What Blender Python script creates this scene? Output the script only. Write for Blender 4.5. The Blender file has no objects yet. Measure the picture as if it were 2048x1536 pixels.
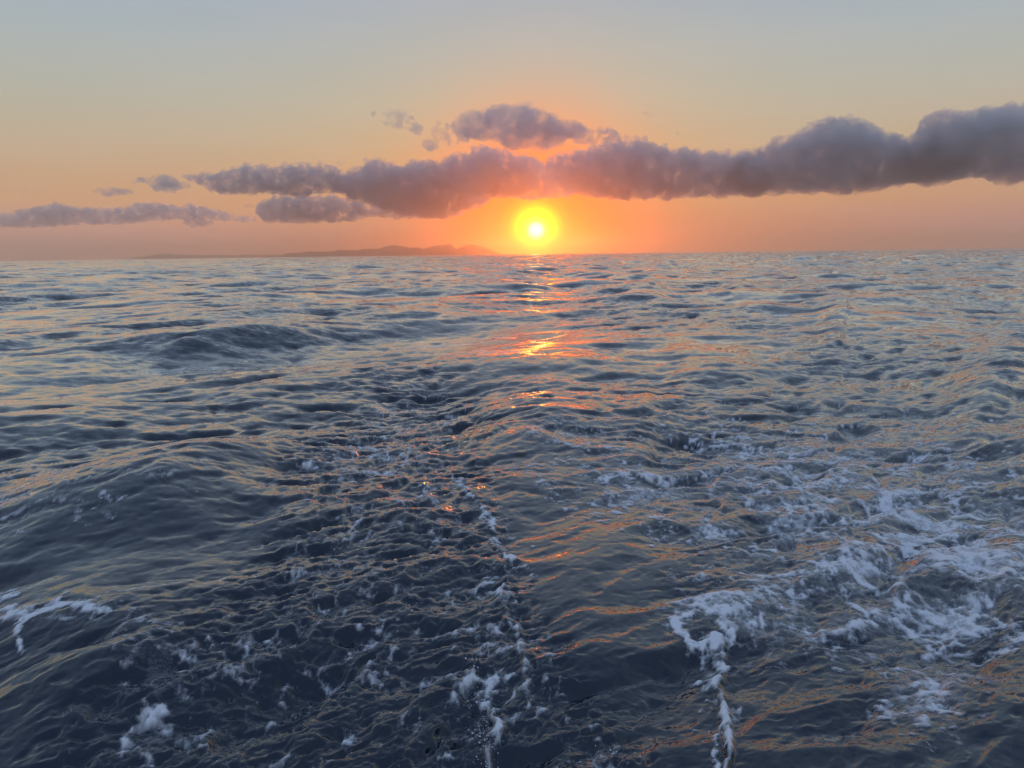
import bpy, bmesh, math, random
import numpy as np
from mathutils import Vector, Matrix

# ------------------------------------------------------------------ camera
SC = bpy.context.scene
F = 1547.0                       # focal length in pixels of the 2048 px wide photograph
CAMH = 3.2
PITCH = math.radians(9.58)
ROLL = math.radians(0.73)
fw = Vector((0, math.cos(PITCH), -math.sin(PITCH)))
r0 = Vector((1, 0, 0))
u0 = Vector((0, math.sin(PITCH), math.cos(PITCH)))
RT = math.cos(ROLL) * r0 - math.sin(ROLL) * u0
UP = math.sin(ROLL) * r0 + math.cos(ROLL) * u0
cd = bpy.data.cameras.new("camera")
cam = bpy.data.objects.new("camera", cd)
SC.collection.objects.link(cam)
M = Matrix((RT, UP, -fw)).transposed().to_4x4()
M.translation = Vector((0, 0, CAMH))
cam.matrix_world = M
cd.sensor_width = 36.0
cd.lens = F / 2048 * 36.0
cd.clip_start = 0.1
cd.clip_end = 90000
SC.camera = cam


def ray(px, py):
    """direction in the world of a pixel of the photograph"""
    return (fw + RT * ((px - 1024) / F) - UP * ((py - 768) / F)).normalized()


# ------------------------------------------------------------------ light
SUN = ray(1072, 462)
SUN_EL = math.asin(SUN.z)
SUN_AZ = math.atan2(SUN.x, SUN.y)

SC.view_settings.view_transform = 'Standard'
SC.view_settings.look = 'None'
SC.view_settings.exposure = 0.0
SC.view_settings.gamma = 1.0
SC.view_settings.use_curve_mapping = False
cy = SC.cycles
cy.max_bounces = 8
cy.diffuse_bounces = 2
cy.glossy_bounces = 6
cy.transmission_bounces = 2
cy.transparent_max_bounces = 12
cy.volume_bounces = 2
cy.sample_clamp_direct = 4.0
cy.sample_clamp_indirect = 1.2
cy.use_denoising = True
cy.volume_max_steps = 256


def lin(r, g, b, k=1.0):
    f = lambda c: (c / 255 / 12.92) if c / 255 <= 0.04045 else ((c / 255 + 0.055) / 1.055) ** 2.4
    return (f(r) * k, f(g) * k, f(b) * k, 1.0)


class NT:
    """small helper to wire node trees"""
    def __init__(s, tree):
        s.t = tree
        s.n = tree.nodes
        s.l = tree.links

    def new(s, typ, **kw):
        n = s.n.new(typ)
        for k, v in kw.items():
            setattr(n, k, v)
        return n

    def put(s, sock, v):
        if v is None:
            return
        if isinstance(v, bpy.types.NodeSocket):
            s.l.new(v, sock)
        else:
            sock.default_value = v

    def math(s, op, a, b=None, c=None, clamp=False):
        n = s.new('ShaderNodeMath', operation=op, use_clamp=clamp)
        for i, v in enumerate((a, b, c)):
            s.put(n.inputs[i], v)
        return n.outputs[0]

    def vec(s, op, a, b=None):
        n = s.new('ShaderNodeVectorMath', operation=op)
        s.put(n.inputs[0], a)
        s.put(n.inputs[1], b)
        return n.outputs['Value'] if op in ('DOT_PRODUCT', 'LENGTH') else n.outputs['Vector']

    def scale(s, a, f):
        n = s.new('ShaderNodeVectorMath', operation='SCALE')
        s.put(n.inputs[0], a)
        s.put(n.inputs['Scale'], f)
        return n.outputs['Vector']

    def ramp(s, fac, stops, mode='LINEAR'):
        n = s.new('ShaderNodeValToRGB')
        n.color_ramp.interpolation = mode
        e = n.color_ramp.elements
        while len(e) > 1:
            e.remove(e[-1])
        e[0].position = stops[0][0]
        e[0].color = stops[0][1]
        for p, c in stops[1:]:
            k = e.new(p)
            k.color = c
        s.put(n.inputs[0], fac)
        return n.outputs['Color']

    def mix(s, fac, a, b, blend='MIX'):
        n = s.new('ShaderNodeMix', data_type='RGBA', blend_type=blend)
        s.put(n.inputs[0], fac)
        s.put(n.inputs[6], a)
        s.put(n.inputs[7], b)
        return n.outputs[2]

    def maprange(s, v, a, b, c=0.0, d=1.0, smooth=True):
        n = s.new('ShaderNodeMapRange', interpolation_type='SMOOTHSTEP' if smooth else 'LINEAR')
        for i, x in enumerate((v, a, b, c, d)):
            s.put(n.inputs[i], x)
        return n.outputs[0]

    def noise(s, vec, scale, detail=2.0, rough=0.5, dist=0.0, out='Fac'):
        n = s.new('ShaderNodeTexNoise')
        s.put(n.inputs['Vector'], vec)
        n.inputs['Scale'].default_value = scale
        n.inputs['Detail'].default_value = detail
        n.inputs['Roughness'].default_value = rough
        n.inputs['Distortion'].default_value = dist
        return n.outputs[out]


world = bpy.data.worlds.new("World")
SC.world = world
world.use_nodes = True
w = NT(world.node_tree)
w.n.clear()
tc = w.new('ShaderNodeTexCoord')
D = w.vec('NORMALIZE', tc.outputs['Generated'])
sep = w.new('ShaderNodeSeparateXYZ')
w.put(sep.inputs[0], D)
el = w.math('DIVIDE', w.math('ARCSINE', sep.outputs[2]), math.pi / 2)     # 0..1 from horizon to zenith
el = w.math('MAXIMUM', el, 0.0)
e90 = lambda d: d / 90.0
# sky well away from the sun, by elevation
base = w.ramp(el, [
    (e90(0.0), lin(172, 148, 160)),
    (e90(1.6), lin(198, 156, 152)),
    (e90(3.4), lin(208, 166, 134)),
    (e90(5.2), lin(198, 166, 134)),
    (e90(7.5), lin(190, 175, 150)),
    (e90(10.5), lin(178, 180, 168)),
    (e90(14), lin(167, 179, 183)),
    (e90(18.5), lin(146, 170, 194)),
    (e90(30), lin(142, 164, 192)),
    (e90(60), lin(134, 158, 194)),
    (e90(90), lin(128, 152, 190)),
], 'LINEAR')
cosd = w.vec('DOT_PRODUCT', D, tuple(SUN))
cosd = w.math('MINIMUM', w.math('MAXIMUM', cosd, -1.0), 1.0)
ang = w.math('MULTIPLY', w.math('ARCCOSINE', cosd), 180 / math.pi)        # degrees from the sun
# the half of the sky behind the viewer is dimmer and bluer
back = w.maprange(cosd, -0.6, 0.75, 0.0, 1.0)
base = w.mix(1.0, base, w.mix(back, (0.86, 0.92, 1.04, 1), (1, 1, 1, 1)), 'MULTIPLY')
# real scattering sky adds its share
sky = w.new('ShaderNodeTexSky', sky_type='NISHITA')
sky.sun_disc = False
sky.sun_elevation = SUN_EL
sky.sun_rotation = SUN_AZ
sky.air_density = 1.2
sky.dust_density = 3.0
col = w.mix(1.0, base, w.scale(w.vec('MINIMUM', sky.outputs[0], (3, 3, 3)), 0.01), 'ADD')
# warm aureole, widest first
warm = w.math('EXPONENT', w.math('MULTIPLY', w.math('POWER', w.math('DIVIDE', ang, 12.5), 1.5), -1.0))
col = w.mix(w.math('MULTIPLY', warm, 0.45), col, lin(255, 196, 118))
# the reddened band low over the sea toward the sun
azd = w.math('MULTIPLY', w.math('ABSOLUTE', w.math('SUBTRACT', w.math('ARCTAN2', sep.outputs[0], sep.outputs[1]), SUN_AZ)), 180 / math.pi)
low = w.math('MULTIPLY', w.math('EXPONENT', w.math('MULTIPLY', w.math('POWER', w.math('DIVIDE', azd, 24.0), 1.6), -1.0)),
             w.math('EXPONENT', w.math('MULTIPLY', w.math('POWER', w.math('DIVIDE', w.math('MULTIPLY', el, 90.0), 5.5), 1.6), -1.0)))
col = w.mix(w.math('MULTIPLY', low, 0.80), col, lin(255, 154, 62))
gl = w.math('EXPONENT', w.math('MULTIPLY', w.math('POWER', w.math('DIVIDE', ang, 6.6), 2.3), -1.0))
# faint uneven high veil, seen only as soft changes of tone
vm = w.new('ShaderNodeMapping')
vm.inputs['Scale'].default_value = (1.2, 1.2, 9.0)
w.put(vm.inputs['Vector'], D)
veil = w.noise(vm.outputs[0], 2.2, 5, 0.55, 0.6)
col = w.mix(w.maprange(veil, 0.35, 0.75, 0.0, 0.10), col, lin(222, 205, 200))
col = w.mix(w.math('MULTIPLY', gl, 0.96), col, (1.6, 0.22, 0.0, 1))
# the overexposed sun itself
core = w.ramp(w.math('DIVIDE', ang, 4.0), [
    (0.00, (9, 8.5, 6, 1)),
    (0.09, (8, 7, 3, 1)),
    (0.17, (6, 4, 0.25, 1)),
    (0.28, (4, 2.3, 0, 1)),
    (0.36, (2.8, 1.2, 0, 1)),
    (0.44, (2.0, 0.62, 0, 1)),
    (0.54, (1.3, 0.24, 0, 1)),
    (0.70, (0.8, 0.05, 0, 1)),
    (1.00, (0, 0, 0, 1)),
], 'LINEAR')
col = w.mix(1.0, col, core, 'ADD')
bg = w.new('ShaderNodeBackground')
w.put(bg.inputs['Color'], col)
bg.inputs['Strength'].default_value = 1.0
wo = w.new('ShaderNodeOutputWorld')
w.put(wo.inputs['Surface'], bg.outputs[0])
world.cycles.sampling_method = 'MANUAL'
world.cycles.sample_map_resolution = 1024

sl = bpy.data.lights.new("sun", 'SUN')
sl.energy = 0.25
sl.color = (1.0, 0.21, 0.02)
sl.angle = math.radians(0.5)
so = bpy.data.objects.new("sun", sl)
so.rotation_euler = Vector(SUN).to_track_quat('Z', 'Y').to_euler()
SC.collection.objects.link(so)
SUNLAMP = so

# ------------------------------------------------------------------ helpers
REARTH = 6.371e6


def link(o):
    SC.collection.objects.link(o)
    return o


def mesh_np(name, co, quads, mat, attrs=None, smooth=True):
    me = bpy.data.meshes.new(name)
    me.vertices.add(len(co))
    me.vertices.foreach_set('co', np.ascontiguousarray(co, dtype=np.float32).ravel())
    nq = len(quads)
    me.loops.add(nq * 4)
    me.loops.foreach_set('vertex_index', np.ascontiguousarray(quads, dtype=np.int32).ravel())
    me.polygons.add(nq)
    me.polygons.foreach_set('loop_start', np.arange(0, nq * 4, 4, dtype=np.int32))
    try:
        me.polygons.foreach_set('loop_total', np.full(nq, 4, dtype=np.int32))
    except Exception:
        pass
    me.update(calc_edges=True)
    if smooth:
        me.polygons.foreach_set('use_smooth', np.ones(nq, dtype=bool))
    for k, v in (attrs or {}).items():
        a = me.attributes.new(k, 'FLOAT', 'POINT')
        a.data.foreach_set('value', np.ascontiguousarray(v, dtype=np.float32))
    me.materials.append(mat)
    o = bpy.data.objects.new(name, me)
    return link(o)


def material(name):
    m = bpy.data.materials.new(name)
    m.use_nodes = True
    t = NT(m.node_tree)
    t.n.clear()
    out = t.new('ShaderNodeOutputMaterial')
    return m, t, out


def principled(t, **kw):
    p = t.new('ShaderNodeBsdfPrincipled')
    for k, v in kw.items():
        t.put(p.inputs[k.replace('_', ' ')], v)
    return p


def rng_noise2(seed, n=256):
    return np.random.default_rng(seed).random((n, n)).astype(np.float32)


_TAB = {}


def vnoise(x, y, seed=0):
    """smooth value noise in the plane, 0..1"""
    if seed not in _TAB:
        _TAB[seed] = rng_noise2(seed + 101)
    T = _TAB[seed]
    xi = np.floor(x)
    yi = np.floor(y)
    fx = x - xi
    fy = y - yi
    fx = fx * fx * fx * (fx * (fx * 6 - 15) + 10)
    fy = fy * fy * fy * (fy * (fy * 6 - 15) + 10)
    xi = xi.astype(np.int64) & 255
    yi = yi.astype(np.int64) & 255
    x1 = (xi + 1) & 255
    y1 = (yi + 1) & 255
    return ((T[yi, xi] * (1 - fx) + T[yi, x1] * fx) * (1 - fy) +
            (T[y1, xi] * (1 - fx) + T[y1, x1] * fx) * fy)


def fbm(x, y, octaves=4, seed=0, gain=0.5):
    s = 0
    a = 1.0
    n = 0
    for i in range(octaves):
        ca, sa = math.cos(0.6 * i + 0.3), math.sin(0.6 * i + 0.3)
        f = 2.03 ** i
        s = s + a * vnoise((x * ca - y * sa) * f + 17.3 * i, (x * sa + y * ca) * f + 9.1 * i, seed + i)
        n += a
        a *= gain
    return s / n


def smooth(a, b, x):
    t = np.clip((x - a) / (b - a), 0, 1)
    return t * t * (3 - 2 * t)


# ------------------------------------------------------------------ distant hills
hm, t, out = material('hill_rock')
geo = t.new('ShaderNodeNewGeometry')
n1 = t.noise(geo.outputs['Position'], 0.006, 6, 0.6)
p = principled(t, Base_Color=t.ramp(n1, [(0.35, (0.045, 0.052, 0.030, 1)), (0.62, (0.16, 0.13, 0.10, 1))]), Roughness=0.95)
t.put(out.inputs['Surface'], p.outputs[0])


def hills(name, prof, dist, depth, label, seed):
    """a ridge of real depth whose skyline passes through the given pixels at the given distance"""
    pts = []
    for px, py in prof:
        d = ray(px, py)
        k = dist / math.hypot(d.x, d.y)
        az = math.atan2(d.x, d.y)
        pts.append((az, CAMH + d.z * k))
    azs = np.array([p[0] for p in pts])
    hs = np.array([p[1] for p in pts])
    n = 360
    A = np.linspace(azs[0], azs[-1], n)
    H = np.interp(A, azs, hs)
    H = H + 25
    dq = np.linspace(-1, 1, 41)
    AA, QQ = np.meshgrid(A, dq)
    HH = np.tile(H, (len(dq), 1))
    x0 = AA * dist
    y0 = QQ * depth
    r1 = fbm(x0 / 420, y0 / 420, 5, seed)
    fall = np.clip(1 - np.abs(QQ) ** 1.3, 0, 1)
    Z = HH * (fall + (1 - fall) * fall * (r1 - 0.5) * 2.2) - 25 - 30 * (1 - fall)
    Z += (fbm(x0 / 160, y0 / 160, 4, seed + 7) - 0.5) * 14 * fall
    R = dist + y0
    co = np.stack([np.sin(AA) * R, np.cos(AA) * R, Z], -1).reshape(-1, 3)
    m_, k_ = len(dq), n
    i = np.arange((m_ - 1) * (k_ - 1))
    a = (i // (k_ - 1)) * k_ + i % (k_ - 1)
    q = np.stack([a, a + 1, a + 1 + k_, a + k_], -1)
    o = mesh_np(name, co, q, hm)
    o['kind'] = 'structure'
    o['label'] = label
    return o


hills('hills', [(528, 516), (556, 513.5), (578, 506), (600, 505), (616, 503), (640, 503.5), (666, 503), (678, 499.5), (700, 500.5),
                (716, 501), (727, 497.5), (757, 497.5), (774, 492), (789, 490), (804, 492.5), (821, 495.5), (836, 494.5),
                (847, 498), (857, 495.5), (868, 491), (886, 490.5), (894, 487.5), (902, 488.2), (908, 495), (913.5, 498.5),
                (924, 493.5), (935, 489), (950, 489.5), (963, 493), (977, 498), (990, 503), (1003, 508), (1015, 513)],
      17500, 1400, 'jagged hazy island ridge on the horizon left of the sun', 3)
hills('hills', [(250, 518), (278, 514), (300, 511), (322, 508), (345, 508.5), (372, 510), (420, 510), (455, 510.5), (500, 509),
                (540, 509.5), (580, 509), (640, 510), (700, 514)],
      21500, 1400, 'very faint low headland on the horizon far left of the sun', 23)

# ------------------------------------------------------------------ haze
HZ_TOP = 335.0
hz, t, out = material('haze_air')
pv = t.new('ShaderNodeVolumePrincipled')
pv.inputs['Color'].default_value = (0.94, 0.84, 0.76, 1)
pv.inputs['Density'].default_value = 0.86e-4
pv.inputs['Anisotropy'].default_value = 0.92
t.put(out.inputs['Volume'], pv.outputs[0])
bm = bmesh.new()
bmesh.ops.create_cube(bm, size=1)
bmesh.ops.scale(bm, vec=(52000, 52000, HZ_TOP + 80), verts=bm.verts)
bmesh.ops.translate(bm, vec=(0, 0, (HZ_TOP - 80) / 2), verts=bm.verts)
me = bpy.data.meshes.new('haze')
bm.to_mesh(me)
bm.free()
me.materials.append(hz)
ho = link(bpy.data.objects.new('haze', me))
ho['kind'] = 'stuff'
ho['label'] = 'thin warm sea haze veiling the horizon and the hills'

# ------------------------------------------------------------------ clouds
def cloud_material(name, dens, lo, hi, nscale, g=0.62):
    m, t, out = material(name)
    tc = t.new('ShaderNodeTexCoord')
    o = tc.outputs['Object']
    n = t.noise(o, nscale, 6, 0.66, 0.5)
    d = t.math('MULTIPLY', t.maprange(n, lo, hi), dens)
    pv = t.new('ShaderNodeVolumePrincipled')
    pv.inputs['Color'].default_value = (0.87, 0.91, 0.975, 1)
    pv.inputs['Anisotropy'].default_value = g
    t.put(pv.inputs['Density'], d)
    t.put(out.inputs['Volume'], pv.outputs[0])
    m.cycles.volume_step_rate = 0.35
    return m


CM_DENSE = cloud_material('cloud_dense', 0.0092, 0.42, 0.63, 0.0060)
CM_MID = cloud_material('cloud_ragged', 0.009, 0.40, 0.62, 0.0090)
CM_WISP = cloud_material('cloud_wisp', 0.0045, 0.44, 0.62, 0.0080)

puff_tex = []
for nm, sz, dp in (('puff_large', 150.0, 3), ('puff_small', 45.0, 4)):
    tx = bpy.data.textures.new(nm, 'CLOUDS')
    tx.noise_scale = sz
    tx.noise_depth = dp
    tx.noise_type = 'SOFT_NOISE'
    puff_tex.append(tx)
ICO = bmesh.new()
bmesh.ops.create_icosphere(ICO, subdivisions=2, radius=1)
ICO_V = np.array([v.co[:] for v in ICO.verts])
ICO_F = np.array([[v.index for v in f.verts] for f in ICO.faces])
ICO.free()


def cloud(label, prof, mat, seed, thick=1.0, fill=1.0, group=None, rag=False, far=None):
    """prof: (x, top, bottom) in pixels along the cloud; its flat base stands about 1 km up, which sets the distance"""
    rnd = random.Random(seed)
    P = np.array(prof, float)
    bx = P[:, 0].mean()
    by = np.median(P[:, 2])
    d = ray(bx, by)
    dist = min(1000.0 / max(d.z / math.hypot(d.x, d.y), 1e-3), 24000)
    dist = far or dist
    ppx = dist / F                                    # metres per pixel there
    x = P[0, 0]
    vs, fs = [], []
    c0 = ray(bx, by)
    base = Vector((c0.x, c0.y, 0)).normalized() * dist
    base.z = CAMH + dist * c0.z / math.hypot(c0.x, c0.y)
    cnt = 0
    hm_ = float(np.mean(P[:, 2] - P[:, 1]))
    gx = np.arange(P[0, 0] - 5, P[-1, 0] + 5, 0.5)
    bmp_ = (fbm(gx / (hm_ * 0.32), gx * 0 + seed * 3.7, 4, 200 + seed) - 0.5) * hm_ * 0.42
    P0 = P
    P = np.stack([gx, np.interp(gx, P0[:, 0], P0[:, 1]) + bmp_,
                  np.interp(gx, P0[:, 0], P0[:, 2]) + (fbm(gx / (hm_ * 0.5), gx * 0 + 7.7, 3, 300 + seed) - 0.5) * hm_ * 0.14], 1)
    if rag:                                           # torn cloud: a swarm of small shreds
        n = int((P0[-1, 0] - P0[0, 0]) * hm_ / 9 * fill)
        for q in range(n):
            xx = rnd.uniform(P0[0, 0], P0[-1, 0])
            tp_, bt_ = np.interp(xx, P[:, 0], P[:, 1]), np.interp(xx, P[:, 0], P[:, 2])
            yy = rnd.uniform(tp_, bt_)
            f = float(fbm(np.array([xx / 16.0]), np.array([yy / 11.0]), 3, 400 + seed)[0])
            if f < 0.5 and rnd.random() > (f - 0.28) * 4:
                continue
            rr = rnd.uniform(1.2, 3.2) * (1.6 if f > 0.58 else 1.0) * min(1.0, hm_ / 20 + 0.3)
            dd = ray(xx, yy)
            kk = (dist + rnd.uniform(-0.6, 0.6) * hm_ * ppx) / math.hypot(dd.x, dd.y)
            c = Vector((dd.x * kk, dd.y * kk, CAMH + dd.z * kk)) - base
            v = ICO_V * np.array([1.5, 1.5, 1.0]) * rr * ppx + np.array(c)
            vs.append(v)
            fs.append(ICO_F + cnt)
            cnt += len(v)
        x = P[-1, 0] + 1
    while x < P[-1, 0]:
        top = np.interp(x, P[:, 0], P[:, 1])
        bot = np.interp(x, P[:, 0], P[:, 2])
        h = max(bot - top, 3)
        r = h * rnd.uniform(0.24, 0.42)
        r = min(r, 30)
        nst = max(1, int(h / r * 1.5 * fill))
        for k in range(nst):
            for q in range(2):
                rr = r * rnd.uniform(0.65, 1.1)
                yy = rnd.uniform(top + rr * 0.95, max(bot - rr * 0.7, top + rr))
                if k == 0 and q == 0:
                    yy = top + rr
                if k == 0 and q == 1:
                    yy = bot - rr * 0.8
                dd = ray(x + rnd.uniform(-r, r) * 0.5, yy)
                dk = dist + rnd.uniform(-0.8, 0.8) * h * ppx * thick
                kk = dk / math.hypot(dd.x, dd.y)
                c = Vector((dd.x * kk, dd.y * kk, CAMH + dd.z * kk)) - base
                R = rr * ppx
                v = ICO_V * np.array([R * 1.15, R * 1.15, R]) + np.array(c)
                vs.append(v)
                fs.append(ICO_F + cnt)
                cnt += len(v)
        # small knobs all along the upper edge
        for q in range(int(3 * fill) + 2):
            xx = x + rnd.uniform(0, r * 0.62)
            tp_ = np.interp(xx, P[:, 0], P[:, 1])
            rr = min(max(h * rnd.uniform(0.05, 0.14), 1.4), 9)
            dd = ray(xx, tp_ + rr * rnd.uniform(-0.5, 1.3))
            dk = dist + rnd.uniform(-0.4, 0.4) * h * ppx * thick
            kk = dk / math.hypot(dd.x, dd.y)
            c = Vector((dd.x * kk, dd.y * kk, CAMH + dd.z * kk)) - base
            v = ICO_V * rr * ppx + np.array(c)
            vs.append(v)
            fs.append(ICO_F + cnt)
            cnt += len(v)
        x += r * 0.62
    V = np.concatenate(vs)
    Fa = np.concatenate(fs)
    me = bpy.data.meshes.new('cloud')
    me.from_pydata(V.tolist(), [], Fa.tolist())
    me.materials.append(mat)
    o = link(bpy.data.objects.new('cloud', me))
    o.location = base
    rm = o.modifiers.new('remesh', 'REMESH')
    rm.mode = 'VOXEL'
    rm.voxel_size = ppx * 1.5
    for tx, st in zip(puff_tex, (95, 60)):
        dm = o.modifiers.new('puffs', 'DISPLACE')
        dm.texture = tx
        dm.texture_coords = 'LOCAL'
        dm.strength = st * ppx / 9.0
        dm.mid_level = 0.5
    rm = o.modifiers.new('remesh', 'REMESH')          # closes the skin again after the puffs pushed it about
    rm.mode = 'VOXEL'
    rm.voxel_size = ppx * 1.4
    o['label'] = label
    o['category'] = 'cloud'
    if group:
        o['group'] = group
    return o


G = 'clouds strung out above the horizon'
cloud('long low grey cloud streak running in from the left edge', [(-60, 440, 452), (0, 430, 453), (40, 424, 452), (80, 414, 450), (120, 411, 447), (160, 417, 446), (200, 419, 447), (250, 417, 446), (280, 409, 441), (320, 409, 439), (350, 415, 438), (380, 411, 437), (410, 414, 438), (440, 421, 440), (470, 430, 443), (505, 436, 443)], CM_DENSE, 1, group=G)
cloud('small faint puff hanging under the right end of the low left streak', [(368, 440, 448), (385, 436, 452), (400, 436, 453), (420, 440, 450)], CM_MID, 2, group=G)
cloud('little lens-shaped cloud, second from the left above the streak', [(186, 380, 385), (205, 375, 389), (222, 377, 390), (245, 376, 390), (262, 382, 388)], CM_MID, 3, group=G)
cloud('small two-lobed cloud just left of the wide grey bank', [(262, 360, 366), (280, 354, 366), (298, 358, 368), (315, 351, 380), (335, 351, 382), (355, 360, 380), (374, 368, 376)], CM_MID, 4, group=G)
cloud('wide ragged grey cloud with a pointed left tip left of the sun', [(364, 350, 353), (385, 345, 362), (410, 345, 375), (440, 350, 385), (465, 338, 387), (490, 332, 384), (520, 334, 382), (560, 332, 384), (580, 334, 388), (610, 330, 389), (640, 329, 386), (665, 338, 382), (700, 352, 384)], CM_DENSE, 5, group=G, far=16500)
cloud('broad grey cloud sloping down to the bright gap beside the sun', [(676, 355, 384), (700, 352, 392), (725, 330, 398), (745, 322, 402), (765, 328, 412), (790, 332, 420), (810, 338, 428), (840, 324, 432), (870, 342, 433), (900, 350, 430), (930, 356, 420), (960, 372, 408), (985, 385, 398)], CM_DENSE, 6, group=G, far=16000)
cloud('low grey cloud with a thin hooked left end under the wide bank', [(488, 410, 413), (510, 408, 418), (530, 404, 438), (555, 396, 443), (585, 394, 444), (610, 392, 443), (640, 392, 441), (670, 394, 440), (700, 398, 440), (722, 404, 436)], CM_DENSE, 7, group=G, far=17500)
cloud('flat grey cloud tongue joined to the underside left of the sun', [(712, 400, 428), (740, 398, 432), (770, 398, 434), (800, 404, 436), (830, 410, 436), (860, 414, 434), (885, 420, 430)], CM_DENSE, 8, group=G, far=17000)
cloud('humped cloud directly over the sun, its base glowing orange', [(838, 322, 330), (855, 320, 340), (880, 322, 368), (905, 318, 380), (930, 308, 388), (955, 300, 392), (985, 302, 394), (1015, 306, 394), (1040, 308, 396), (1060, 318, 396), (1085, 334, 396), (1110, 346, 394), (1140, 356, 390)], CM_DENSE, 9, group=G, far=15000)
cloud('torn wispy cloud, topmost and farthest left of the high shreds', [(745, 228, 236), (765, 222, 244), (785, 217, 250), (805, 218, 258), (822, 228, 262), (840, 252, 270)], CM_MID, 10, fill=2.6, group=G, rag=True)
cloud('ragged shred of cloud between the torn wisp and the dark high cloud', [(842, 284, 292), (860, 262, 296), (878, 244, 298), (895, 244, 294), (912, 258, 290), (935, 268, 280)], CM_DENSE, 11, fill=3.4, group=G, rag=True)
cloud('dark high cloud hanging alone above the sun', [(916, 232, 260), (935, 222, 272), (960, 222, 280), (985, 220, 276), (1010, 212, 282), (1035, 208, 294), (1060, 214, 298), (1085, 226, 296), (1110, 232, 288), (1135, 236, 280), (1160, 252, 274)], CM_DENSE, 12, group=G)
cloud('pale ragged tail trailing right from the dark high cloud', [(1100, 230, 262), (1125, 234, 272), (1150, 248, 280), (1180, 262, 284), (1205, 256, 286), (1222, 258, 284), (1240, 270, 282)], CM_MID, 13, group=G, rag=True, fill=2.6)
cloud('long dark cloud bank with a flat base just right of the sun', [(1095, 330, 346), (1115, 316, 362), (1140, 308, 376), (1170, 298, 386), (1200, 288, 390), (1235, 286, 393), (1270, 290, 395), (1300, 294, 395), (1335, 288, 394), (1365, 298, 392), (1395, 306, 390), (1430, 308, 389), (1460, 314, 388), (1490, 312, 386), (1520, 310, 384)], CM_DENSE, 14, group=G, far=12500)
cloud('tall heaped grey cloud in the middle of the right bank', [(1478, 310, 386), (1505, 300, 386), (1535, 296, 384), (1565, 270, 383), (1600, 262, 382), (1635, 252, 381), (1665, 248, 379), (1690, 246, 378), (1720, 254, 377), (1745, 258, 374), (1780, 266, 370), (1810, 280, 366), (1850, 284, 361), (1890, 282, 357), (1920, 300, 352)], CM_DENSE, 15, group=G, far=12500)
cloud('massive blue-grey cloud running out at the right edge', [(1795, 322, 364), (1825, 300, 361), (1845, 276, 358), (1862, 250, 354), (1885, 234, 352), (1910, 232, 350), (1940, 232, 350), (1970, 228, 350), (2000, 222, 351), (2040, 223, 352), (2080, 226, 356), (2120, 240, 356), (2170, 270, 350)], CM_DENSE, 16, group=G, far=12500)
for lab, pr, sd in (
        ('tiny faint cloud scrap high over the right bank near the middle', [(1286, 222, 227), (1300, 217, 230), (1318, 218, 229), (1330, 223, 227)], 21),
        ('tiny pale cloud scrap just above the dip in the right bank', [(1352, 262, 268), (1368, 256, 274), (1385, 257, 276), (1400, 264, 272)], 22),
        ('left one of two tiny cloud scraps above the low left streak', [(34, 382, 386), (48, 379, 388), (64, 381, 387)], 23),
        ('right one of two tiny cloud scraps above the low left streak', [(72, 380, 385), (82, 377, 387), (92, 380, 386)], 24),
        ('tiny cloud scrap floating above the left part of the wide bank', [(674, 319, 323), (684, 316, 327), (696, 319, 325)], 25),
        ('flat little cloud scrap low in the orange sky near the right edge', [(1988, 427, 429), (2003, 425, 431), (2020, 427, 430)], 26)):
    cloud(lab, pr, CM_WISP, sd, group=G, rag=True, fill=2.5)

# ------------------------------------------------------------------ sea
rg = np.random.default_rng(7)


def ocean_tile(L, lmin, lmax, rms, wind, spread, seed, N=512):
    """one periodic band of a wind sea: heights and horizontal shifts, scaled to the given slope"""
    r = np.random.default_rng(seed)
    k1 = np.fft.fftfreq(N, d=L / N) * 2 * np.pi
    KX, KY = np.meshgrid(k1, k1)
    K = np.hypot(KX, KY)
    K[0, 0] = 1
    kmin, kmax = 2 * np.pi / lmax, 2 * np.pi / lmin
    band = smooth(kmin * 0.8, kmin * 1.25, K) * (1 - smooth(kmax * 0.8, kmax * 1.25, K))
    c = (KX * math.cos(wind) + KY * math.sin(wind)) / K
    dirf = np.abs(c) ** spread * np.where(c > 0, 1.0, 0.35) + 0.06
    A = np.sqrt(K ** -4.0 * band * dirf)
    A[0, 0] = 0
    H = A * (r.standard_normal((N, N)) + 1j * r.standard_normal((N, N)))
    h = np.fft.ifft2(H).real
    sx = np.fft.ifft2(1j * KX * H).real
    sy = np.fft.ifft2(1j * KY * H).real
    s = rms / math.sqrt(sx.var() + sy.var())
    dx = np.fft.ifft2(1j * KX / K * H).real
    dy = np.fft.ifft2(1j * KY / K * H).real
    T = np.stack([h, dx, dy], -1) * s
    return T.astype(np.float32)


def samp(T, L, x, y, rot):
    N = T.shape[0]
    c, s = math.cos(rot), math.sin(rot)
    u = (x * c + y * s) / L * N
    v = (-x * s + y * c) / L * N
    ui = np.floor(u)
    vi = np.floor(v)
    fu = (u - ui)[..., None].astype(np.float32)
    fv = (v - vi)[..., None].astype(np.float32)
    ui = ui.astype(np.int64) % N
    vi = vi.astype(np.int64) % N
    u1 = (ui + 1) % N
    v1 = (vi + 1) % N
    R = (T[vi, ui] * (1 - fu) + T[vi, u1] * fu) * (1 - fv) + (T[v1, ui] * (1 - fu) + T[v1, u1] * fu) * fv
    return R[..., 0], R[..., 1] * c - R[..., 2] * s, R[..., 1] * s + R[..., 2] * c


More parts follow.
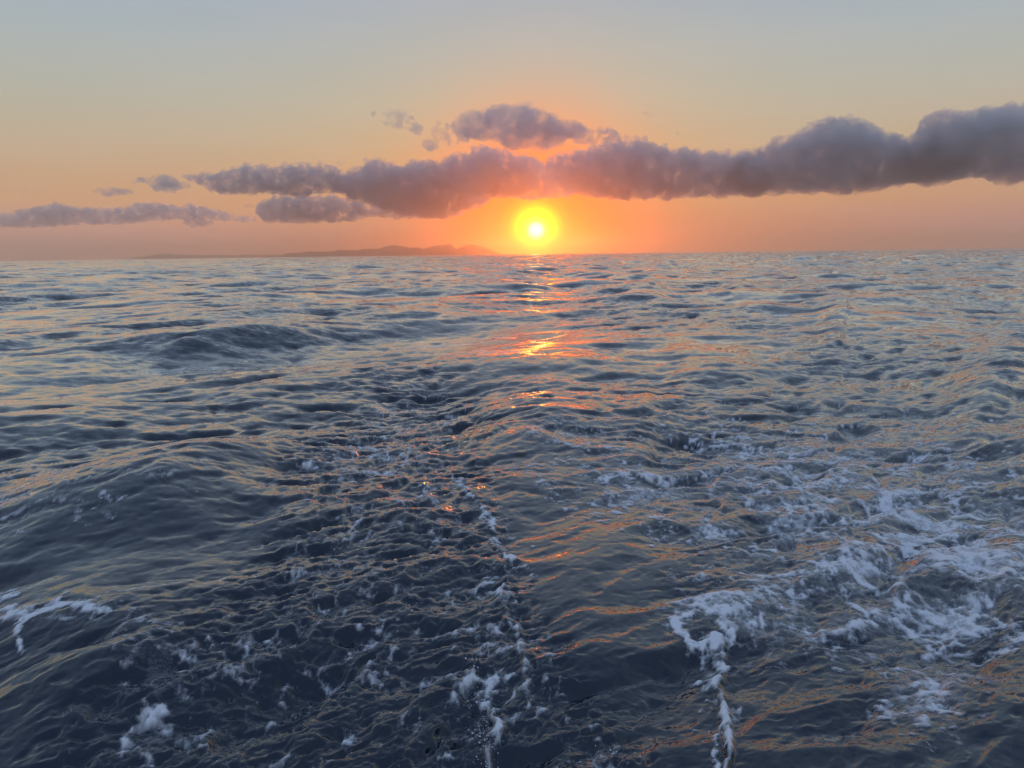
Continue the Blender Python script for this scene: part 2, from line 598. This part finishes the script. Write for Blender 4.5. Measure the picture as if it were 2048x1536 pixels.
# rings: fine steps where the picture is near, growing outward to beyond the horizon
radii = [0.0, 1.2, 2.2, 2.9]
r = 3.3
while r < 23000:
    radii.append(r)
    px = (r * r + CAMH * CAMH) / (CAMH * F / 2)
    dr = max(0.012, px * 0.78)
    dr = min(dr, 0.0075 * r)
    if r > 1500:
        dr = 0.02 * r
    r += dr
radii.append(24000.0)
radii = np.array(radii)
dense = np.linspace(math.radians(-39), math.radians(39), 1050)
wide = np.linspace(math.radians(39), math.radians(360 - 39), 130)[1:-1]
az = np.concatenate([dense, wide])
NR, NA = len(radii), len(az)
RR, AZ = np.meshgrid(radii, az, indexing='ij')
X = (RR * np.sin(AZ)).astype(np.float64)
Y = (RR * np.cos(AZ)).astype(np.float64)
print('sea grid', NR, NA, NR * NA)
# local vertex spacing
SPC = np.maximum(np.gradient(radii)[:, None], RR * np.gradient(np.concatenate([dense, wide]))[None, :].clip(0.0003, 1))

# where each surface point lies in the photograph (only to lay out the wake)
dz = -CAMH
CX = X * RT.x + Y * RT.y + dz * RT.z
CY = X * UP.x + Y * UP.y + dz * UP.z
CZ = X * fw.x + Y * fw.y + dz * fw.z
ok = CZ > 0.3
CZ = np.where(ok, CZ, 1)
PX = np.where(ok, 1024 + F * CX / CZ, -9999)
PY = np.where(ok, 768 - F * CY / CZ, 9999)


def ell(cx, cy, rx, ry, rot=0.0, p=2.0):
    a = math.radians(rot)
    u = (PX - cx) * math.cos(a) + (PY - cy) * math.sin(a)
    v = -(PX - cx) * math.sin(a) + (PY - cy) * math.cos(a)
    return np.exp(-((u / rx) ** 2 + (v / ry) ** 2) ** (p / 2))


def ground(px, py):
    d = ray(px, py)
    k = -CAMH / d.z
    return np.array([d.x * k, d.y * k])


Hh = np.zeros(X.shape)
DX = np.zeros(X.shape)
DY = np.zeros(X.shape)

# turbulence behind the hull, laid over a spreading tongue of rough water
edgeL = np.interp(PY, [690, 740, 800, 900, 1000, 1100, 1250, 1400, 1536, 1700], [760, 720, 680, 560, 560, 500, 300, 120, 0, -150])
edgeR = np.interp(PY, [690, 740, 800, 900, 1000, 1100, 1250, 1400, 1536, 1700], [850, 900, 960, 950, 960, 1000, 1060, 1250, 1430, 1500])
wob = (fbm(X / 1.3, Y / 1.3, 3, 40) - 0.5) * 150
TURB = smooth(-50, 70, PX - edgeL + wob) * smooth(-50, 50, edgeR - PX + wob) * smooth(690, 760, PY)
TURB = np.where(PY > 5000, 0, TURB)
rightrough = ell(1850, 1250, 520, 420, 0, 4) * 0.35 + ell(1250, 1450, 320, 150, 0, 3) * 0.6
CALM = np.clip(ell(280, 1120, 330, 70, -8, 3) + 1.0 * ell(1160, 1060, 190, 240, 0, 3) + 0.15 * ell(520, 800, 330, 60, -8, 3)
               + 0.55 * ell(1080, 720, 230, 90, 0, 3) + 0.6 * ell(1500, 1430, 160, 80, 0, 3), 0, 1)

WIND = math.radians(-63)      # swell and chop run roughly toward the boat
bands = [  # L, lmin, lmax, rms slope, wind, spread, seed, rot
    (420., 18., 60., 0.032, WIND, 6, 11, 0.05),
    (130., 6., 18., 0.048, WIND + 0.20, 5, 12, 0.35),
    (41., 2.2, 6., 0.090, WIND - 0.25, 4, 13, -0.3),
    (17., 0.8, 2.2, 0.150, WIND - 0.05, 4, 14, 0.7),
    (6.1, 0.28, 0.8, 0.155, WIND + 0.1, 3, 15, -0.9),
    (2.3, 0.10, 0.28, 0.150, WIND, 3, 16, 0.45),
    (0.97, 0.04, 0.10, 0.110, WIND, 2.0, 17, 1.1),
]
patch = fbm(X / 9, Y / 14, 3, 60)                      # gusts
MISS = np.zeros(X.shape)
for bi, (L, lmin, lmax, rms, wd, sp, sd, rot) in enumerate(bands):
    T = ocean_tile(L, lmin, lmax, rms, wd - rot, sp, sd)
    h, dx, dy = samp(T, L, X, Y, rot)
    mid = math.sqrt(lmin * lmax)
    if lmax <= 6.0:                                   # peaked crests, flat troughs; crumpled where the water is churned
        sd_ = float(np.std(T[..., 0]))
        k = (0.5 - 0.05 * TURB) if lmax <= 0.8 else 0.5
        h = h * (1 - k) + k * 1.5 * (sd_ - np.sqrt(h * h + (0.15 * sd_) ** 2))
    wgt = 1 - (smooth(0.30, 0.80, SPC / mid) if lmax < 3 else smooth(0.5, 1.7, SPC / mid))
    amp = np.ones(X.shape)
    if lmax <= 2.2:
        amp = amp * (0.45 + 1.1 * smooth(0.25, 0.75, patch))
        amp = amp * (1 - 0.5 * CALM)
    if 5 < lmax < 20:
        amp = amp * (1 + 1.1 * smooth(25, 90, RR))
    if lmax <= 0.3:
        amp = amp + TURB * 2.3 + rightrough * 0.3
    if 0.3 < lmax <= 0.8:
        amp = amp + TURB * 1.1 + rightrough * 0.3
    if 0.8 < lmax <= 2.2:
        amp = amp + TURB * 0.15
    if 2.2 < lmax <= 6.0:
        amp = amp * (1 - 0.4 * TURB) * (1 - 0.4 * CALM)
    Hh += h * wgt * amp
    ch = 0.9 if lmax > 2.3 else (0.6 if lmax > 0.5 else 0.25)
    if lmax <= 2.3:
        ch = ch * (1 - 0.9 * TURB)
    DX -= dx * wgt * amp * ch
    DY -= dy * wgt * amp * ch
    MISS += (rms * amp) ** 2 * (1 - wgt ** 2)

# the ship's own waves, as ridges on the water: points, height, near width, far width
RIDGES = [
    ([(-200, 1120), (150, 1010), (420, 930), (640, 880), (760, 840)], 0.80, 1.5, 2.0),
    ([(60, 740), (200, 700), (420, 690), (640, 662), (760, 655)], 0.95, 2.0, 3.4),
    ([(640, 770), (740, 730), (850, 715), (930, 735)], 0.16, 1.2, 2.2),
    ([(700, 930), (800, 905), (900, 940)], 0.20, 0.8, 1.2),
    ([(700, 1050), (820, 1030), (900, 1060)], 0.13, 0.45, 0.8),
    ([(700, 1190), (830, 1180), (930, 1200)], 0.07, 0.3, 0.5),
    ([(1180, 870), (1250, 840), (1310, 810), (1420, 840)], 0.20, 1.1, 2.0),
    ([(1290, 745), (1370, 725), (1450, 722), (1560, 745)], 0.30, 1.5, 2.6),
    ([(1220, 600), (1300, 588), (1360, 574)], 0.75, 3.0, 6.0),
    ([(1420, 588), (1470, 582), (1540, 590)], 0.45, 3.0, 5.0),
    ([(1700, 556), (1800, 552), (1880, 556)], 0.8, 4.0, 6.0),
    ([(1440, 622), (1540, 618), (1610, 622)], 0.4, 2.5, 4.0),
    ([(1620, 650), (1690, 630), (1740, 640)], 0.42, 2.0, 3.0),
    ([(1880, 780), (1980, 745), (2060, 705), (2160, 690)], 0.5, 1.2, 2.6),
    ([(1560, 800), (1750, 790), (1900, 785)], 0.12, 0.9, 1.5),
    ([(1560, 1100), (1650, 1070), (1760, 1060), (1900, 1085)], 0.15, 0.6, 1.0),
    ([(1640, 1230), (1740, 1190), (1850, 1180)], 0.10, 0.4, 0.8),
    ([(1350, 1215), (1470, 1180), (1600, 1160)], 0.06, 0.3, 0.6),
    ([(-100, 1260), (60, 1220), (220, 1215), (380, 1290)], 0.07, 0.35, 0.6),
    ([(-60, 1420), (150, 1360), (330, 1320)], 0.09, 0.35, 0.6),
    ([(-50, 1010), (120, 985), (260, 975)], 0.10, 0.6, 1.0),
    ([(800, 880), (1080, 852), (1360, 878)], 0.74, 2.2, 9.5),
    ([(1000, 1560), (1200, 1545), (1400, 1565)], 0.14, 0.4, 0.40),
    ([(930, 1330), (1150, 1310), (1420, 1340)], 0.20, 1.0, 3.6),
    ([(-300, 1300), (150, 1270), (620, 1240)], 0.26, 0.9, 2.6),
]


def crest(pts):
    """radial distance from a crest line drawn left to right, and the position along it"""
    P = [ground(*p) for p in pts]
    aa = np.array([math.atan2(p[0], p[1]) for p in P])
    rr_ = np.array([math.hypot(*p) for p in P])
    g = np.linspace(aa[0], aa[-1], 200)
    rc = np.interp(g, aa, np.log(rr_))
    ker = np.hanning(61)
    rc = np.convolve(np.pad(rc, 30, mode='edge'), ker / ker.sum(), mode='valid')
    A = np.where(AZ > math.pi, AZ - 2 * math.pi, AZ)
    sl_ = np.gradient(rc, g)
    R = np.exp(np.interp(A, g, rc))
    c = 1 / np.sqrt(1 + np.interp(A, g, sl_) ** 2)
    return (RR - R) * c, (A - aa[0]) / (aa[-1] - aa[0])


for pts, hgt, wn, wf in RIDGES:
    sdist, tp = crest(pts)
    sdist = sdist + (fbm(X / 1.9 / wn, Y / 1.9 / wn, 3, 70) - 0.5) * wn * 1.3
    env = smooth(0, 0.5, tp) * (1 - smooth(0.5, 1.0, tp))
    hprof = np.where(sdist < 0, np.exp(-(np.abs(sdist) / wn) ** 1.5), np.exp(-(np.abs(sdist) / wf) ** 1.5))
    Hh += 0.62 * hgt * env * hprof
# broad trough between the first two waves on the left, and behind the hull
s1, tp = crest([(-100, 1190), (250, 1130), (600, 1060)])
Hh -= 0.10 * np.exp(-(s1 / 1.0) ** 2) * (1 - smooth(0.7, 1.0, tp))

lump = (fbm(X / 0.55, Y / 0.8, 4, 80) - 0.5)
Hh += TURB * lump * 0.10 * (1 - smooth(0.2, 0.6, SPC))

# ------------------------------------------------------------------ foam on the sea
JX = (fbm(X / 0.16, Y / 0.16, 3, 140) - 0.5)
JY = (fbm(X / 0.16, Y / 0.16, 3, 150) - 0.5)


def lines(pts, wpx):
    """soft band round a line through the given pixels; width in photograph pixels"""
    best = np.full(X.shape, 1e9)
    QX = PX + JX * wpx * 3.5
    QY = PY + JY * wpx * 3.5
    for (x1, y1), (x2, y2) in zip(pts, pts[1:]):
        dx, dy = x2 - x1, y2 - y1
        tt = np.clip(((QX - x1) * dx + (QY - y1) * dy) / (dx * dx + dy * dy), 0, 1)
        best = np.minimum(best, np.hypot(QX - x1 - tt * dx, QY - y1 - tt * dy))
    return np.exp(-(best / wpx) ** 2)


FD = np.zeros(X.shape)


def addf(v):
    global FD
    FD = np.maximum(FD, v)


addf(0.80 * ell(1900, 1000, 260, 110, 18, 3))
addf(0.95 * ell(1990, 1110, 190, 80, 15, 3))
addf(0.90 * ell(1830, 1020, 170, 60, 25, 3))
addf(0.85 * ell(1980, 1200, 130, 60, 10, 3))
addf(0.60 * ell(1760, 900, 330, 70, 8, 3))
addf(0.42 * ell(1850, 850, 260, 60, 0, 3))
addf(0.85 * ell(1560, 1110, 110, 34, 10, 3))
addf(0.72 * ell(1480, 1170, 140, 38, -14, 3))
addf(0.55 * ell(1520, 1215, 150, 50, 15, 3))
addf(0.75 * ell(1560, 915, 110, 22, 12, 3))
addf(0.60 * ell(1440, 1032, 80, 26, 0, 3))
addf(0.60 * ell(1900, 1290, 190, 60, 25, 3))
addf(0.60 * ell(2010, 1340, 90, 60, 20, 3))
addf(0.70 * ell(1840, 1250, 90, 34, -25, 3))
addf(0.55 * ell(1600, 1240, 60, 70, 0, 3))
addf(0.50 * ell(1330, 960, 260, 90, 10, 2))
addf(0.74 * ell(1880, 1060, 360, 210, 18, 4))
addf(0.62 * ell(1720, 960, 420, 150, 12, 3))
addf(0.50 * ell(1640, 1180, 260, 110, 5, 3))
addf(0.55 * ell(1960, 1380, 150, 110, 30, 3))
# left foams
addf(0.55 * ell(110, 1222, 150, 28, 3, 3))
addf(0.62 * ell(320, 1330, 75, 90, -20, 3))
addf(0.66 * ell(290, 1400, 90, 45, -35, 3))
addf(0.60 * ell(230, 1480, 70, 45, -20, 3))
addf(0.5 * ell(130, 1520, 80, 30, 0, 3))
addf(0.45 * ell(560, 1290, 45, 110, 20, 3))
addf(0.45 * ell(660, 1120, 35, 90, 30, 3))
addf(0.42 * ell(560, 1240, 25, 60, 15, 3))
addf(0.36 * ell(120, 980, 260, 55, 5, 3))
addf(0.40 * ell(60, 1050, 160, 40, 0, 3))
addf(0.36 * ell(740, 900, 220, 90, -30, 3))
addf(0.10 * TURB)
addf(0.36 * lines([(930, 1010), (960, 1045), (985, 1085), (1005, 1120), (985, 1175), (1010, 1215), (1035, 1270), (1060, 1350)], 34))
addf(0.36 * lines([(935, 1310), (970, 1350), (985, 1400), (1000, 1440), (985, 1490), (990, 1560)], 36))
addf(0.5 * lines([(1455, 1262), (1482, 1300), (1480, 1350), (1492, 1400)], 34))
FA = FD * (PY < 4000) * (RR < 120)
# the thin seams of foam
FD = np.zeros(X.shape)
addf(1.0 * lines([(-20, 1215), (50, 1222), (110, 1212), (170, 1222), (225, 1232)], 8))
addf(0.95 * lines([(110, 1212), (45, 1238), (52, 1268)], 7))
addf(0.9 * lines([(-20, 1195), (40, 1178)], 9))
addf(0.58 * lines([(930, 1010), (960, 1045), (985, 1085), (1005, 1120), (985, 1175), (1010, 1215), (1035, 1270), (1060, 1350)], 8))
addf(0.5 * lines([(880, 940), (930, 1010)], 7))
addf(0.52 * lines([(935, 1310), (970, 1350), (985, 1400), (1000, 1440), (985, 1490), (990, 1560)], 14))
addf(1.0 * lines([(1455, 1262), (1482, 1300), (1480, 1350), (1492, 1400), (1508, 1430), (1515, 1470)], 10))
addf(1.0 * lines([(1508, 1430), (1525, 1475), (1522, 1570)], 9))
addf(0.95 * lines([(1498, 1440), (1490, 1500), (1515, 1560)], 8))
addf(0.85 * lines([(1355, 1220), (1400, 1195), (1450, 1205), (1480, 1240), (1440, 1260), (1380, 1255), (1352, 1225)], 9))
FL = FD * (PY < 4000) * (RR < 120)
FD = np.maximum(FA, FL)
FD *= (PY < 4000) & (RR < 120)


def worley(x, y, seed):
    """distance to the nearest and second nearest scattered point"""
    T1, T2 = rng_noise2(seed + 500), rng_noise2(seed + 900)
    xi = np.floor(x).astype(np.int64)
    yi = np.floor(y).astype(np.int64)
    f1 = np.full(x.shape, 9.0)
    f2 = np.full(x.shape, 9.0)
    for i in (-1, 0, 1):
        for j in (-1, 0, 1):
            a = xi + i
            b = yi + j
            px_ = a + T1[b & 255, a & 255]
            py_ = b + T2[b & 255, a & 255]
            d = np.hypot(px_ - x, py_ - y)
            f2 = np.minimum(np.maximum(f1, d), f2)
            f1 = np.minimum(f1, d)
    return f1, f2


sel = (FD > 0.08) & (AZ < 0.75) | (FD > 0.08) & (AZ > 5.5)
xs, ys, fd, fl = X[sel], Y[sel], FA[sel], FL[sel]
wx = (fbm(xs / 0.7, ys / 0.7, 4, 90) - 0.5) * 1.3
wy = (fbm(xs / 0.7 + 31, ys / 0.7, 4, 95) - 0.5) * 1.3
a1, a2 = worley((xs + wx) / 0.55, (ys + wy) / 0.62, 1)
b1, b2 = worley((xs + wx * 0.6) / 0.20, (ys + wy * 0.6) / 0.24, 2)


def ridged(x, y, octaves, seed):
    v = 0
    n = 0
    a = 1.0
    for i in range(octaves):
        f = 2.1 ** i
        v = v + a * (1 - np.abs(2 * vnoise(x * f + 5.1 * i, y * f - 3.3 * i, seed + i) - 1)) ** 2
        n += a
        a *= 0.62
    return v / n


lace = np.exp(-((a2 - a1) / 0.26) ** 1.4)
lace2 = np.exp(-((b2 - b1) / 0.30) ** 1.4)
rd1 = ridged((xs + wx * 0.35) / 0.75, (ys + wy * 0.35) / 0.62, 4, 160)
rd2 = ridged((xs + wx * 0.15) / 0.17, (ys + wy * 0.15) / 0.15, 3, 170)
fine = fbm(xs / 0.07, ys / 0.09, 4, 98, 0.65)
rag = fbm(xs / 0.5, ys / 0.42, 4, 130, 0.6)
big = fbm(xs / 1.3, ys / 1.5, 3, 99)
fd = np.where(xs > 0.8, fd * 1.22, fd)
z_ = lambda v: (v - v.mean()) / v.std()
patt = z_(0.9 * z_(lace) + 0.45 * z_(lace2) + 0.75 * z_(rd1) + 0.55 * z_(rd2) + 0.5 * z_(fine) + 0.5 * z_(big))
fo = smooth(-0.1, 2.1, patt + 3.4 * (fd - 0.52)) * 0.84
h1, h2 = worley((xs + wx * 0.3) / 0.85, (ys + wy * 0.3) / 0.75, 9)
hole = 1 - smooth(0.24, 0.40, h1 + 0.25 * (rag - 0.5) + 0.12 * (fine - 0.5))
film = smooth(0.34, 0.75, fd) * smooth(0.6, 1.6, xs) * (0.15 + 1.0 * smooth(0.28, 0.75, 0.55 * rag + 0.3 * big + 0.15 * fine)) * 0.85 * (0.30 + 0.70 * smooth(-0.9, 1.3, 0.6 * z_(rd2) + 0.6 * z_(lace2) + 0.5 * z_(fine)))
fo = np.maximum(fo, film) * (1 - 0.9 * hole * smooth(0.3, 0.6, fd))
fo = np.maximum(fo, 0.12 * smooth(0.3, 0.9, fd) * smooth(0.3, 0.7, 0.5 * rag + 0.5 * fine))
fo = np.maximum(fo, smooth(0.22, 0.95, fl + 0.16 * z_(rd2) + 0.10 * z_(fine) + 0.10 * z_(rag)))
fo = np.clip(fo, 0, 1) * (0.62 + 0.38 * smooth(-1.2, 0.9, z_(fine) + 0.5 * z_(rd2)))
fo = np.where(fd + fl < 0.1, 0, fo)
FOAM = np.zeros(X.shape)
FOAM[sel] = fo
NEAR = 1 - smooth(0.08, 0.3, SPC)
Hh += FOAM * 0.012 * NEAR
seamw = np.zeros(X.shape)
for pts, wd_, hg in (([(1455, 1262), (1482, 1300), (1480, 1350), (1492, 1400), (1508, 1430), (1520, 1475), (1522, 1570)], 12, 0.05),
                     ([(930, 1010), (960, 1045), (985, 1085), (1005, 1120), (985, 1175), (1010, 1215), (1035, 1270), (1060, 1350)], 12, 0.03),
                     ([(935, 1310), (970, 1350), (985, 1400), (1000, 1440), (985, 1490), (990, 1560)], 16, 0.04)):
    Hh += hg * lines(pts, wd_) * (0.4 + 1.2 * fbm(X / 0.09, Y / 0.09, 3, 120)) * NEAR

# sea surface
quad_i = np.arange(NR * NA).reshape(NR, NA)
q = np.stack([quad_i[:-1, :], np.roll(quad_i[:-1, :], -1, 1), np.roll(quad_i[1:, :], -1, 1), quad_i[1:, :]], -1)
damp = smooth(0.5, 2.5, RR)
XX = X + DX * damp
YY = Y + DY * damp
ZZ = Hh * damp - RR ** 2 / (2 * REARTH)
co = np.stack([XX, YY, ZZ], -1)

sm, t, out = material('sea_water')
geo = t.new('ShaderNodeNewGeometry')
pos = geo.outputs['Position']
at = t.new('ShaderNodeAttribute', attribute_name='miss')
miss = at.outputs['Fac']
mp = t.new('ShaderNodeMapping')          # ripples are longer along their crests than across
mp.inputs['Rotation'].default_value = (0, 0, math.radians(-27))
mp.inputs['Scale'].default_value = (0.45, 1.15, 1.0)
t.put(mp.inputs['Vector'], pos)
rp = mp.outputs[0]
at2 = t.new('ShaderNodeAttribute', attribute_name='turb')
turb = at2.outputs['Fac']
n_a = t.noise(rp, 0.6, 4, 0.65, out='Color')
n_b = t.noise(rp, 6.0, 4, 0.65, out='Color')
n_c = t.noise(rp, 30.0, 4, 0.7, out='Color')
n_d = t.noise(pos, 24.0, 4, 0.7, 0.6, out='Color')
half = (0.5, 0.5, 0.5)
pert = t.scale(t.vec('SUBTRACT', n_a, half), t.math('MULTIPLY', miss, 2.2))
pert = t.vec('ADD', pert, t.scale(t.vec('SUBTRACT', n_b, half), t.math('MULTIPLY', miss, 2.4)))
pert = t.vec('ADD', pert, t.scale(t.vec('SUBTRACT', n_c, half), 0.12))
pert = t.vec('ADD', pert, t.scale(t.vec('SUBTRACT', n_d, half), t.math('MULTIPLY', turb, 0.20)))
pert = t.vec('MULTIPLY', pert, (1.0, 1.0, 0.0))
nrm = t.vec('NORMALIZE', t.vec('ADD', geo.outputs['Normal'], pert))
turbid = t.noise(pos, 0.25, 3, 0.6)
basec = t.ramp(turbid, [(0.3, (0.005, 0.012, 0.026, 1)), (0.7, (0.009, 0.021, 0.036, 1))])
df = t.new('ShaderNodeBsdfDiffuse')
t.put(df.inputs['Color'], basec)
t.put(df.inputs['Normal'], nrm)
gs = t.new('ShaderNodeBsdfGlossy')
gs.inputs['Color'].default_value = (1, 1, 1, 1)
t.put(gs.inputs['Roughness'], t.math('ADD', t.math('MULTIPLY', miss, 0.28), 0.025))
t.put(gs.inputs['Normal'], nrm)
fr = t.new('ShaderNodeFresnel')
fr.inputs['IOR'].default_value = 1.38
t.put(fr.inputs['Normal'], nrm)
mx = t.new('ShaderNodeMixShader')
t.put(mx.inputs[0], t.math('MULTIPLY', fr.outputs[0], 1.6, clamp=True))
t.put(mx.inputs[1], df.outputs[0])
t.put(mx.inputs[2], gs.outputs[0])
t.put(out.inputs['Surface'], mx.outputs[0])
sea = mesh_np('sea', co.reshape(-1, 3), q.reshape(-1, 4), sm, {'miss': np.sqrt(MISS).ravel(), 'turb': TURB.ravel()})
sea['kind'] = 'structure'
sea['label'] = 'dark choppy sea with a ship\'s wake running to the horizon'

# foam sheet lying on the water
fm, t, out = material('sea_foam')
geo = t.new('ShaderNodeNewGeometry')
pos = geo.outputs['Position']
at = t.new('ShaderNodeAttribute', attribute_name='foam')
bub = t.noise(pos, 55.0, 3, 0.7)
alpha = t.maprange(t.math('ADD', at.outputs['Fac'], t.math('MULTIPLY', t.math('SUBTRACT', bub, 0.5), 0.4)), 0.0, 0.85, smooth=False)
bmp = t.new('ShaderNodeBump')
bmp.inputs['Strength'].default_value = 0.5
bmp.inputs['Distance'].default_value = 0.01
t.put(bmp.inputs['Height'], bub)
p = principled(t, Base_Color=(0.88, 0.89, 0.91, 1), Roughness=0.6, Normal=bmp.outputs[0])
tr = t.new('ShaderNodeBsdfTransparent')
mx = t.new('ShaderNodeMixShader')
t.put(mx.inputs[0], t.math('MULTIPLY', alpha, 0.92))
t.put(mx.inputs[1], tr.outputs[0])
t.put(mx.inputs[2], p.outputs[0])
t.put(out.inputs['Surface'], mx.outputs[0])

fmask = FOAM > 0.03
fq = fmask | np.roll(fmask, -1, 1)
fq = fq[:-1] | fq[1:]
fquads = q[fq]
used, inv = np.unique(fquads.ravel(), return_inverse=True)
fco = co.reshape(-1, 3)[used].copy()
fco[:, 2] += 0.004 + 0.006 * FOAM.ravel()[used]
print('foam quads', len(fquads))
fo_ = mesh_np('foam', fco, inv.reshape(-1, 4), fm, {'foam': FOAM.ravel()[used]})
fo_['kind'] = 'stuff'
fo_['label'] = 'white lacy foam of the wake floating on the dark water'

# drops thrown up where the seams break
spm, t, out = material('spray_water')
p = principled(t, Base_Color=(0.75, 0.80, 0.88, 1), Roughness=0.08, IOR=1.33)
t.put(out.inputs['Surface'], p.outputs[0])
rnd = random.Random(5)
ib = bmesh.new()
bmesh.ops.create_icosphere(ib, subdivisions=1, radius=1)
iv = np.array([v.co[:] for v in ib.verts])
iff = np.array([[v.index for v in f.verts] for f in ib.faces])
ib.free()
vs, fs, cnt = [], [], 0
for cx_, cy_, sx_, sy_, n_ in ((985, 1455, 16, 40, 190), (972, 1375, 16, 30, 110), (940, 1305, 10, 22, 50), (800, 1036, 28, 9, 90),
                               (1508, 1470, 14, 34, 70), (980, 1520, 18, 24, 90), (830, 1190, 24, 8, 40), (1270, 1490, 60, 25, 40)):
    for _ in range(n_):
        g_ = ground(cx_ + rnd.gauss(0, sx_), cy_ + rnd.gauss(0, sy_))
        k_ = int(np.argmin(np.abs(radii - math.hypot(*g_))))
        j_ = int(np.argmin(np.abs(az - (math.atan2(g_[0], g_[1]) % (2 * math.pi)))))  if g_[0] > 0 else int(np.argmin(np.abs(az - math.atan2(g_[0], g_[1]))))
        c_ = co[k_, j_]
        rr = 0.0014 + 0.0055 * rnd.random() ** 4
        sc_ = np.array([rr, rr, rr]) * np.array([rnd.uniform(0.7, 1.6), rnd.uniform(0.7, 1.4), rnd.uniform(0.7, 1.5)])
        vs.append(iv * sc_ + c_ + np.array([0, 0, rnd.random() ** 2 * 0.03 + 0.003]))
        fs.append(iff + cnt)
        cnt += len(iv)
me = bpy.data.meshes.new('spray')
me.from_pydata(np.concatenate(vs).tolist(), [], np.concatenate(fs).tolist())
me.materials.append(spm)
sp = link(bpy.data.objects.new('spray', me))
sp['kind'] = 'stuff'
sp['label'] = 'glittering drops of spray over the thin foam seams'
